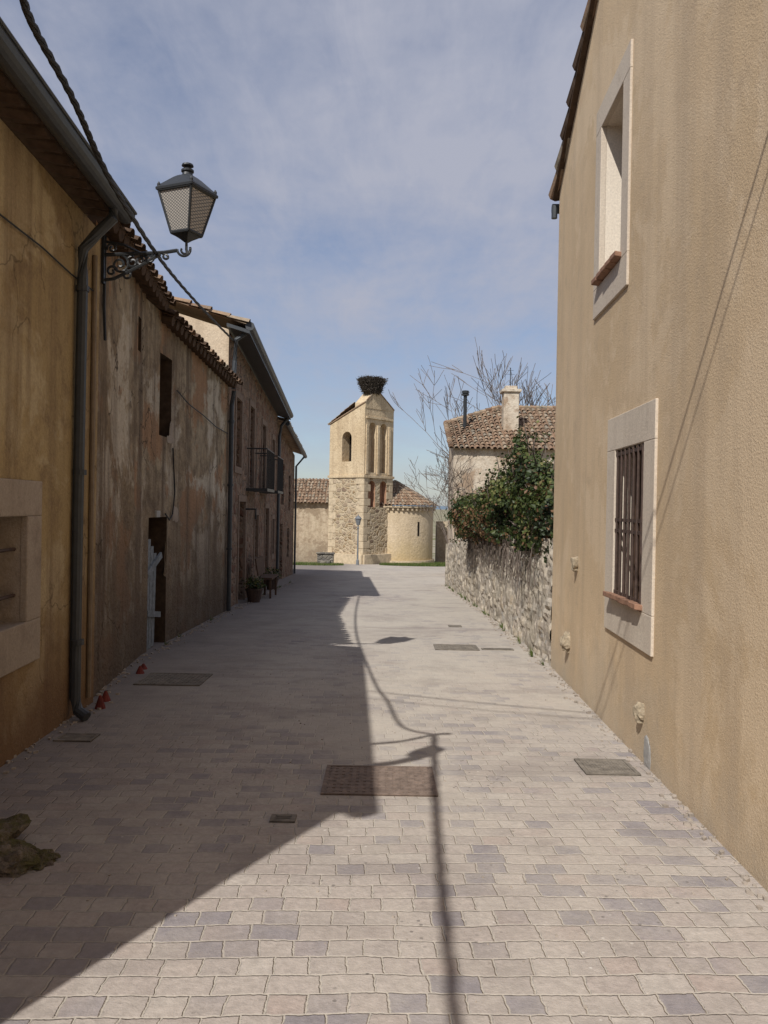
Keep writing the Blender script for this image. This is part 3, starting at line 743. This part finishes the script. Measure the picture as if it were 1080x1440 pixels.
# ------------------------------------------------------------------ far right house
F=empty('tile_roof_house')
m=M(); wall(m,(2.48,30),(9.5,30.2),-1.4,lambda s:3.78,[(3.4,4.2,1.6,2.7,.2,1)],(0,-1))
m.add([(2.48,30,-1.4),(2.48,30,3.78),(2.62,34,5.0),(2.62,34,-1.4)],[(0,1,2,3)])
m.build('walls',[m_farh,m_dark],F)
m=M()
a=Vector((2.36,29.8,3.74));b=Vector((9.6,29.9,3.74));c=Vector((9.6,34.2,5.75));d=Vector((4.6,34.2,5.72)); e=Vector((2.45,34.0,5.02))
mid=a.lerp(b,.30)
tiles(m,bil(a,mid,d,e),11,13,jit=2); tiles(m,bil(mid,b,c,d),24,13,jit=2)
for i in range(14):
    p=a.lerp(e,i/14);q=a.lerp(e,(i+1.1)/14); m.tube([p+Vector((0,0,.08)),q+Vector((0,0,.06))],[.1,.08],7)
for i in range(22):
    p=d.lerp(c,i/22);q=d.lerp(c,(i+1.1)/22); m.tube([p+Vector((0,0,.05)),q+Vector((0,0,.03))],[.11,.09],7)
for i in range(9):
    p=e.lerp(d,i/9);q=e.lerp(d,(i+1.1)/9); m.tube([p+Vector((0,0,.05)),q+Vector((0,0,.03))],[.11,.09],7)
m.build('tile_roof',m_tile,F)
m=M(); m.box((4.5,31.6,4.3),(5.08,32.2,6.05)); m.box((4.42,31.52,6.051),(5.16,32.28,6.16)); m.box((4.56,31.66,6.161),(5.02,32.14,6.3)); m.build('chimney',m_farh,F,bevel=.02)
m=M(); m.loft((3.12,32.6,0),[(4.4,.07),(6.0,.07),(6.0,.07),(6.02,.15),(6.07,.15),(6.08,.07),(6.1,.14),(6.2,.14),(6.22,.03)],10)
m.tube([(4.85,32.4,5.9),(4.85,32.4,7.1)],.018,5); 
for z,w in ((7.0,.12),(6.85,.16)): m.tube([(4.85-w,32.4,z),(4.85+w,32.4,z)],.007,4)
m.build('flue_and_antenna',m_iron,F)
# ------------------------------------------------------------------ church
CH=empty('church')
Fp=Vector((-1.12,45));Lp=Vector((-3.12,46.66));Rp=Vector((.46,46.9));Bp=Lp+(Rp-Fp)
nL=(-.64,-.77);nRt=(.77,-.64)
m=M()
LL=(Lp-Fp).length; LR=(Rp-Fp).length
wall(m,Fp,Lp,-2.2,lambda s:3.2,[],nL,1)
wall(m,Fp,Rp,-2.2,lambda s:3.2,[(.38,.95,1.55,3.0,.3,3,True,3),(1.35,1.92,1.55,3.0,.3,3,True,3)],nRt,1)
wall(m,Fp,Lp,3.2,lambda s:7.22-(7.22-6.11)*s/LL,[(.95,1.65,4.05,5.7,.6,2,True)],nL,0)
wall(m,Fp,Rp,3.2,lambda s:6.95,[(.36,.95,3.45,6.2,.32,0,True),(1.3,1.9,3.45,6.2,.32,0,True)],nRt,0)
for a,b,za,zb_ in ((Lp,Bp,6.11,6.0),(Bp,Rp,6.0,6.95)):
    m.quad((a.x,a.y,-2.2),(b.x,b.y,-2.2),(b.x,b.y,zb_),(a.x,a.y,za),0)
m.build('tower_walls',[m_tower,m_towst,m_dark,m_brick],CH)
m=M()
dR=(Rp-Fp).normalized(); dR3=Vector((dR.x,dR.y,0)); nR3=Vector((.77,-.64,0)).normalized()
F3=Vector((Fp.x,Fp.y,0))
prof=[(0,6.95),(LR,6.95),(LR,7.02),(LR*.48,7.86),(LR*.28,7.86),(0,7.24)]
fr=[F3+dR3*s+Vector((0,0,z))+nR3*.02 for s,z in prof]; bk=[p-nR3*.75 for p in fr]
k=len(prof); m.add(fr+bk,[tuple(range(k)),tuple(range(k,2*k))[::-1]]+[(i,(i+1)%k,k+(i+1)%k,k+i) for i in range(k)])
m.build('bell_gable_crest',m_tower,CH)
m=M()
def band(z,h,pr,s0=0):
    m.ob(F3+dR3*(LR/2)+nR3*(pr/2-.02)+Vector((0,0,z)),dR3*(LR/2+pr),nR3*(pr/2+.02),(0,0,h/2))
    dl=Vector((Lp.x-Fp.x,Lp.y-Fp.y,0)).normalized(); nl=Vector((-.64,-.77,0)).normalized()
    m.ob(F3+dl*(LL/2+.0)+nl*(pr/2-.02)+Vector((0,0,z-.003)),dl*(LL/2+pr),nl*(pr/2+.02),(0,0,h/2))
band(3.22,.14,.07)
for s in (.18,1.12,2.1):
    m.ob(F3+dR3*s+nR3*.03+Vector((0,0,4.7)),dR3*.09,nR3*.035,(0,0,1.35))
m.ob(F3+dR3*LR/2+nR3*.03+Vector((0,0,6.45)),dR3*(LR/2-.1),nR3*.045,(0,0,.06))
m.build('string_courses',m_tower,CH,bevel=.01)
m=M(); dl=Vector((Lp.x-Fp.x,Lp.y-Fp.y,0)).normalized(); nl=Vector((-.64,-.77,0)).normalized()
for i in range(12):
    z=-1.5+i*.39; w=.55 if i%2 else .32; w2=.32 if i%2 else .55
    m.ob(F3+dl*(w/2)+nl*.0+Vector((0,0,z+.19)),dl*w/2,nl*.02,(0,0,.185)); m.ob(F3+dR3*(w2/2)+nR3*.0+Vector((0,0,z+.192)),dR3*w2/2,nR3*.018,(0,0,.185))
    m.ob(F3+dR3*(LR-w/2)+Vector((0,0,z+.19)),dR3*w/2,nR3*.02,(0,0,.185)); m.ob(F3+dl*(LL-w2/2)+Vector((0,0,z+.19)),dl*w2/2,nl*.02,(0,0,.185))
m.ob(F3+dl*(LL/2)+nl*.1+Vector((0,0,-1.5)),dl*(LL/2+.1),nl*.12,(0,0,.45)); m.ob(F3+dR3*(LR/2)+nR3*.1+Vector((0,0,-1.5)),dR3*(LR/2+.1),nR3*.12,(0,0,.45))
m.build('quoins_and_plinth',m_quoin,CH,bevel=.015)
m=M()
f=F3+Vector((0,0,7.26)); l=Vector((Lp.x,Lp.y,6.15))+dl*.1; bq=Vector((Bp.x,Bp.y,6.15)); rq=Vector((Rp.x,Rp.y,7.05))
tiles(m,bil(l,l+(bq-Vector((Lp.x,Lp.y,6.15))),rq-nR3*.8,f-nR3*.75),12,6,lift=.02)
for i in range(14):
    p=l.lerp(f,i/14);q=l.lerp(f,(i+1.1)/14); m.tube([p+nl*.02,q+nl*.02-Vector((0,0,.01))],[.045,.035],6,t=.45)
for (a,b) in ((fr[2],fr[3]),(fr[3],fr[4]),(fr[5],fr[4])):
    for i in range(8):
        p=a.lerp(b,i/8);q=a.lerp(b,(i+1.1)/8); m.tube([p+Vector((0,0,.02)),q+Vector((0,0,.02))],.04,6)
m.build('tower_tiles',m_tile,CH)
m=M()
wall(m,(-12,48),(.3,48),-2.4,lambda s:1.72,[],(0,-1))
m.quad((.3,48,-2.4),(.3,53,-2.4),(.3,53,1.7),(.3,48,1.72)); m.add([(.3,48,1.72),(.3,53,1.7),(.3,50.5,3.1)],[(0,1,2)])
m.build('nave_walls',m_nave,CH)
m=M(); tiles(m,bil((-12,47.75,1.72),(.4,47.75,1.72),(.4,50.5,3.2),(-12,50.5,3.2)),60,9,jit=2); tiles(m,bil((-12,53.2,1.72),(.4,53.2,1.72),(.4,50.5,3.2),(-12,50.5,3.2)),60,4); m.build('nave_roof',m_tile,CH)
m=M(); ac=Vector((.72,48.7,0)); r=2.17
vs=[];K=40
for z in (-2.3,-1.15,1.62):
    for i in range(K+1):
        th=math.radians(-185+200*i/K); vs.append(ac+Vector((math.cos(th)*r,math.sin(th)*r,z)))
m.add(vs,[(j*(K+1)+i,j*(K+1)+i+1,(j+1)*(K+1)+i+1,(j+1)*(K+1)+i) for j in (0,1) for i in range(K)])
m.build('apse_wall',m_apse,CH,smooth=True)
m=M()
for i in range(30):
    th=math.radians(-185+200*i/29); d=Vector((math.cos(th),math.sin(th),0)); t=Vector((-d.y,d.x,0))
    m.ob(ac+d*(r+.06)+Vector((0,0,1.46)),d*.08,t*.05,(0,0,.07))
K=40
for i in range(K):
    th=math.radians(-185+200*(i+.5)/K); d=Vector((math.cos(th),math.sin(th),0)); t=Vector((-d.y,d.x,0))
    m.ob(ac+d*(r+.07)+Vector((0,0,1.6)),d*.12,t*(r*math.radians(200/K)/2*1.06),(0,0,.05)); m.ob(ac+d*(r+.03)+Vector((0,0,-1.75)),d*.08,t*(r*math.radians(200/K)/2*1.03),(0,0,.3))
m.build('corbel_cornice',m_quoin,CH)
m=M(); th=math.radians(-55); d=Vector((math.cos(th),math.sin(th),0)); t=Vector((-d.y,d.x,0))
m.ob(ac+d*(r-.02)+Vector((0,0,.35)),d*.03,t*.06,(0,0,.4),0)
m.build('slit_window',m_dark,CH)
m=M(); apx=Vector((.62,49.1,3.2))
def cone(s,t):
    th=math.radians(-190+210*s); e=ac+Vector((math.cos(th)*(r+.22),math.sin(th)*(r+.22),1.68)); return e.lerp(apx,min(t,.985))
tiles(m,cone,42,9,jit=2)
m.build('apse_roof',m_tile,CH)
# nest
NE=empty('stork_nest')
m=M(); nc=Vector((-.80,45.75,7.82))
for i in range(3400):
    hh=R(); rad=(.30+.46*hh**.6)*(1-.25*max(0,hh-.75)*4*.5); th=U(0,2*math.pi); rr=rad*(1-R()**2*.5)*(1+.15*noise.noise(Vector((math.cos(th)*2,math.sin(th)*2,hh*3))))
    c=nc+Vector((math.cos(th)*rr,math.sin(th)*rr,hh*.82+.10*noise.noise(Vector((math.cos(th)*2,math.sin(th)*2,0)))))
    d=(Vector((-math.sin(th),math.cos(th),0))*U(.2,1)+Vector((U(-1,1),U(-1,1),U(-.6,.6)))*.7).normalized()*U(.1,.26)
    m.tube([c-d,c+d],.010,3,cap=False)
m.build('sticks',m_stick,NE)
m=M(); m.loft(nc,[(-.02,.2),(.3,.42),(.6,.55),(.72,.48),(.7,.2)],14); m.build('core',m_bark,NE)
# stuff round the church
m=M()
bx=Vector((-1.35,43.6,zg(43.6)))
m.loft(bx,[(0,.09),(.25,.07),(.3,.045),(1.9,.035),(1.95,.06),(2.0,.03),(2.1,.03)],8)
m.loft(bx,[(2.1,.08),(2.15,.1),(2.42,.16),(2.44,.2),(2.55,.1),(2.6,.03),(2.66,.02)],6)
m.build('street_lamp',simple('lamp_grey',(.16,.17,.18),.5))
m=M()
m.box((-3.45,43.2,-1.8),(-2.6,43.6,-.95)); m.box((-3.5,43.15,-.949),(-2.55,43.65,-.87)); m.box((-3.3,42.85,-1.7),(-2.75,43.2,-1.25))
m.build('stone_fountain',rubble('grey_rubble',[(.12,.11,.10),(.2,.18,.15),(.28,.25,.2)],(.2,.18,.15),4,.05,.03),bevel=.02)
m=M(); wall(m,(3.2,50),(9,49),-2.6,lambda s:.75,[],(0,-1)); m.quad((3.2,50,-2.6),(3.2,51,-2.6),(3.2,51,.75),(3.2,50,.75)); m.quad((3.2,50,.75),(9,49,.75),(9,50,.75),(3.2,51,.75)); m.build('churchyard_wall',m_nave)
m=M(); 
def gpatch(cx,cy,rx,ry,n,hh):
    for i in range(n):
        a=U(0,6.283); q=math.sqrt(R()); x=cx+math.cos(a)*rx*q; y=cy+math.sin(a)*ry*q; z=zg(y)
        d=Vector((U(-.04,.04),U(-.04,.04),hh*U(.5,1.3))); w=Vector((U(-1,1),U(-1,1),0)).normalized()*.012
        p=Vector((x,y,z)); m.add([p-w,p+w,p+d],[(0,1,2)])
gpatch(1.9,44.0,2.1,1.2,9000,.13); gpatch(-3.6,42.5,1.6,1.4,3500,.12); gpatch(4,46,2,3,3000,.15)
m.build('grass',m_grass)
m=M()
for i in range(1100):
    side=R()<.5; y=U(2.5,24)**1
    x=(1.84 if y>9.2 else RX(y))-abs(random.gauss(0,.06)) if side else -(2.1+.05*y if y<6.9 else (2.5+.1*(y-7) if y<9.5 else 2.7))+abs(random.gauss(0,.09))
    s=U(.004,.014); p=Vector((x,y,zg(y)+.004+s*.5))
    m.ob(p,(s,U(-s,s),0),(U(-s,s)*.3,s,0),(0,0,s*.6))
for i in range(200):
    y=U(2.6,9); x=U(-1.6,1.5); s=U(.002,.006); m.ob((x,y,zg(y)+.004+s*.4),(s,0,0),(0,s,0),(0,0,s*.5))
m.build('gravel',simple('gravel_bits',(.36,.31,.26),.9,.1,.4))
m=M(); 
pr=[(-2500+i*120, 2600, -5) for i in range(45)]
for i in range(44):
    a=pr[i];b=pr[i+1]; ha=-5+22*max(0,noise.noise(Vector((i*.17,0,0)))+.35); hb=-5+22*max(0,noise.noise(Vector(((i+1)*.17,0,0)))+.35)
    m.quad((a[0],2600,-6),(b[0],2600,-6),(b[0],2900,hb),(a[0],2900,ha))
m.build('distant_hills',simple('hazy_hill',(.17,.22,.27),1,.0,.1,scale=.01))
# ------------------------------------------------------------------ light & sky
sd=Vector((1.84,3.7,-4.2))
l=bpy.data.lights.new('sun','SUN'); l.energy=4.25; l.angle=math.radians(.53); l.color=(1,.97,.92)
lo=bpy.data.objects.new('sun',l); COL.objects.link(lo); lo.rotation_euler=sd.to_track_quat('-Z','Y').to_euler(); lo.location=(-10,-20,25)
w=bpy.data.worlds.new('World'); sc.world=w; w.use_nodes=True; nt=w.node_tree
bg=nt.nodes['Background']; bg.inputs[1].default_value=.088
sk=nt.nodes.new('ShaderNodeTexSky'); sk.sky_type='NISHITA'; sk.sun_disc=False
sk.sun_elevation=math.atan2(4.2,math.hypot(1.84,3.7)); sk.sun_rotation=math.atan2(-1.84,-3.7)%(2*math.pi)
sk.dust_density=.6; sk.air_density=1.0; sk.ozone_density=1.3
tc=nt.nodes.new('ShaderNodeTexCoord')
sp=nt.nodes.new('ShaderNodeSeparateXYZ'); nt.links.new(tc.outputs['Generated'],sp.inputs[0])
def wm(op,a,b,c=None):
    n=nt.nodes.new('ShaderNodeMath'); n.operation=op
    for i,v in enumerate((a,b,c)):
        if v is None: continue
        if isinstance(v,bpy.types.NodeSocket): nt.links.new(v,n.inputs[i])
        else: n.inputs[i].default_value=v
    return n.outputs[0]
ad=wm('ADD',wm('MAXIMUM',sp.outputs[2],0.0),.16)
cm=nt.nodes.new('ShaderNodeCombineXYZ')
for i in (0,1): nt.links.new(wm('DIVIDE',sp.outputs[i],ad),cm.inputs[i])
def wn(scale,det,ro,mp,dist=.0,rz=.5,loc=(1.3,.7,0)):
    mpn=nt.nodes.new('ShaderNodeMapping'); mpn.inputs['Scale'].default_value=mp; mpn.inputs['Rotation'].default_value=(0,0,rz); mpn.inputs['Location'].default_value=loc; nt.links.new(cm.outputs[0],mpn.inputs[0])
    n=nt.nodes.new('ShaderNodeTexNoise'); n.inputs['Scale'].default_value=scale; n.inputs['Detail'].default_value=det; n.inputs['Roughness'].default_value=ro; n.inputs['Distortion'].default_value=dist; nt.links.new(mpn.outputs[0],n.inputs['Vector']); return n.outputs[0]
n1=wn(1.3,6,.55,(.8,1.1,1),.4,.2); n2=wn(8,7,.62,(1,.35,1),.5,1.2); n3=wn(26,5,.6,(1,.6,1),.3,.9)
mxn=wm('MULTIPLY_ADD',n2,.42,n1); mxn=wm('MULTIPLY_ADD',n3,.14,mxn)
rp=nt.nodes.new('ShaderNodeValToRGB'); nt.links.new(mxn,rp.inputs[0]); rp.color_ramp.elements[0].position=.56; rp.color_ramp.elements[0].color=(.34,.34,.34,1); rp.color_ramp.elements[1].position=.94; rp.color_ramp.elements[1].color=(.95,.95,.95,1)
mr=nt.nodes.new('ShaderNodeMapRange'); nt.links.new(sp.outputs[2],mr.inputs[0]); mr.inputs[1].default_value=.03; mr.inputs[2].default_value=.22; mr.inputs[3].default_value=.35; mr.inputs[4].default_value=1.0
fac=wm('MULTIPLY',rp.outputs[0],mr.outputs[0])
tint=nt.nodes.new('ShaderNodeMixRGB'); tint.blend_type='MULTIPLY'; tint.inputs[0].default_value=1; nt.links.new(sk.outputs[0],tint.inputs[1]); tint.inputs[2].default_value=(.94,1.0,1.14,1)
mx=nt.nodes.new('ShaderNodeMixRGB'); nt.links.new(fac,mx.inputs[0]); nt.links.new(tint.outputs[0],mx.inputs[1]); mx.inputs[2].default_value=(4.9,5.1,6.1,1)
nt.links.new(mx.outputs[0],bg.inputs[0])
sc.view_settings.view_transform='Standard'; sc.view_settings.look='None'; sc.view_settings.exposure=0
# ------------------------------------------------------------------ camera
cam=bpy.data.cameras.new('camera'); cam.sensor_width=36; cam.sensor_fit='AUTO'; cam.lens=29.1; cam.clip_end=12000; cam.clip_start=.05
co=bpy.data.objects.new('camera',cam); COL.objects.link(co)
co.matrix_world=Matrix.Translation((0,0,1.6))@Matrix.Rotation(math.radians(90-.39),4,'X')@Matrix.Rotation(math.radians(1.0),4,'Z')
sc.camera=co
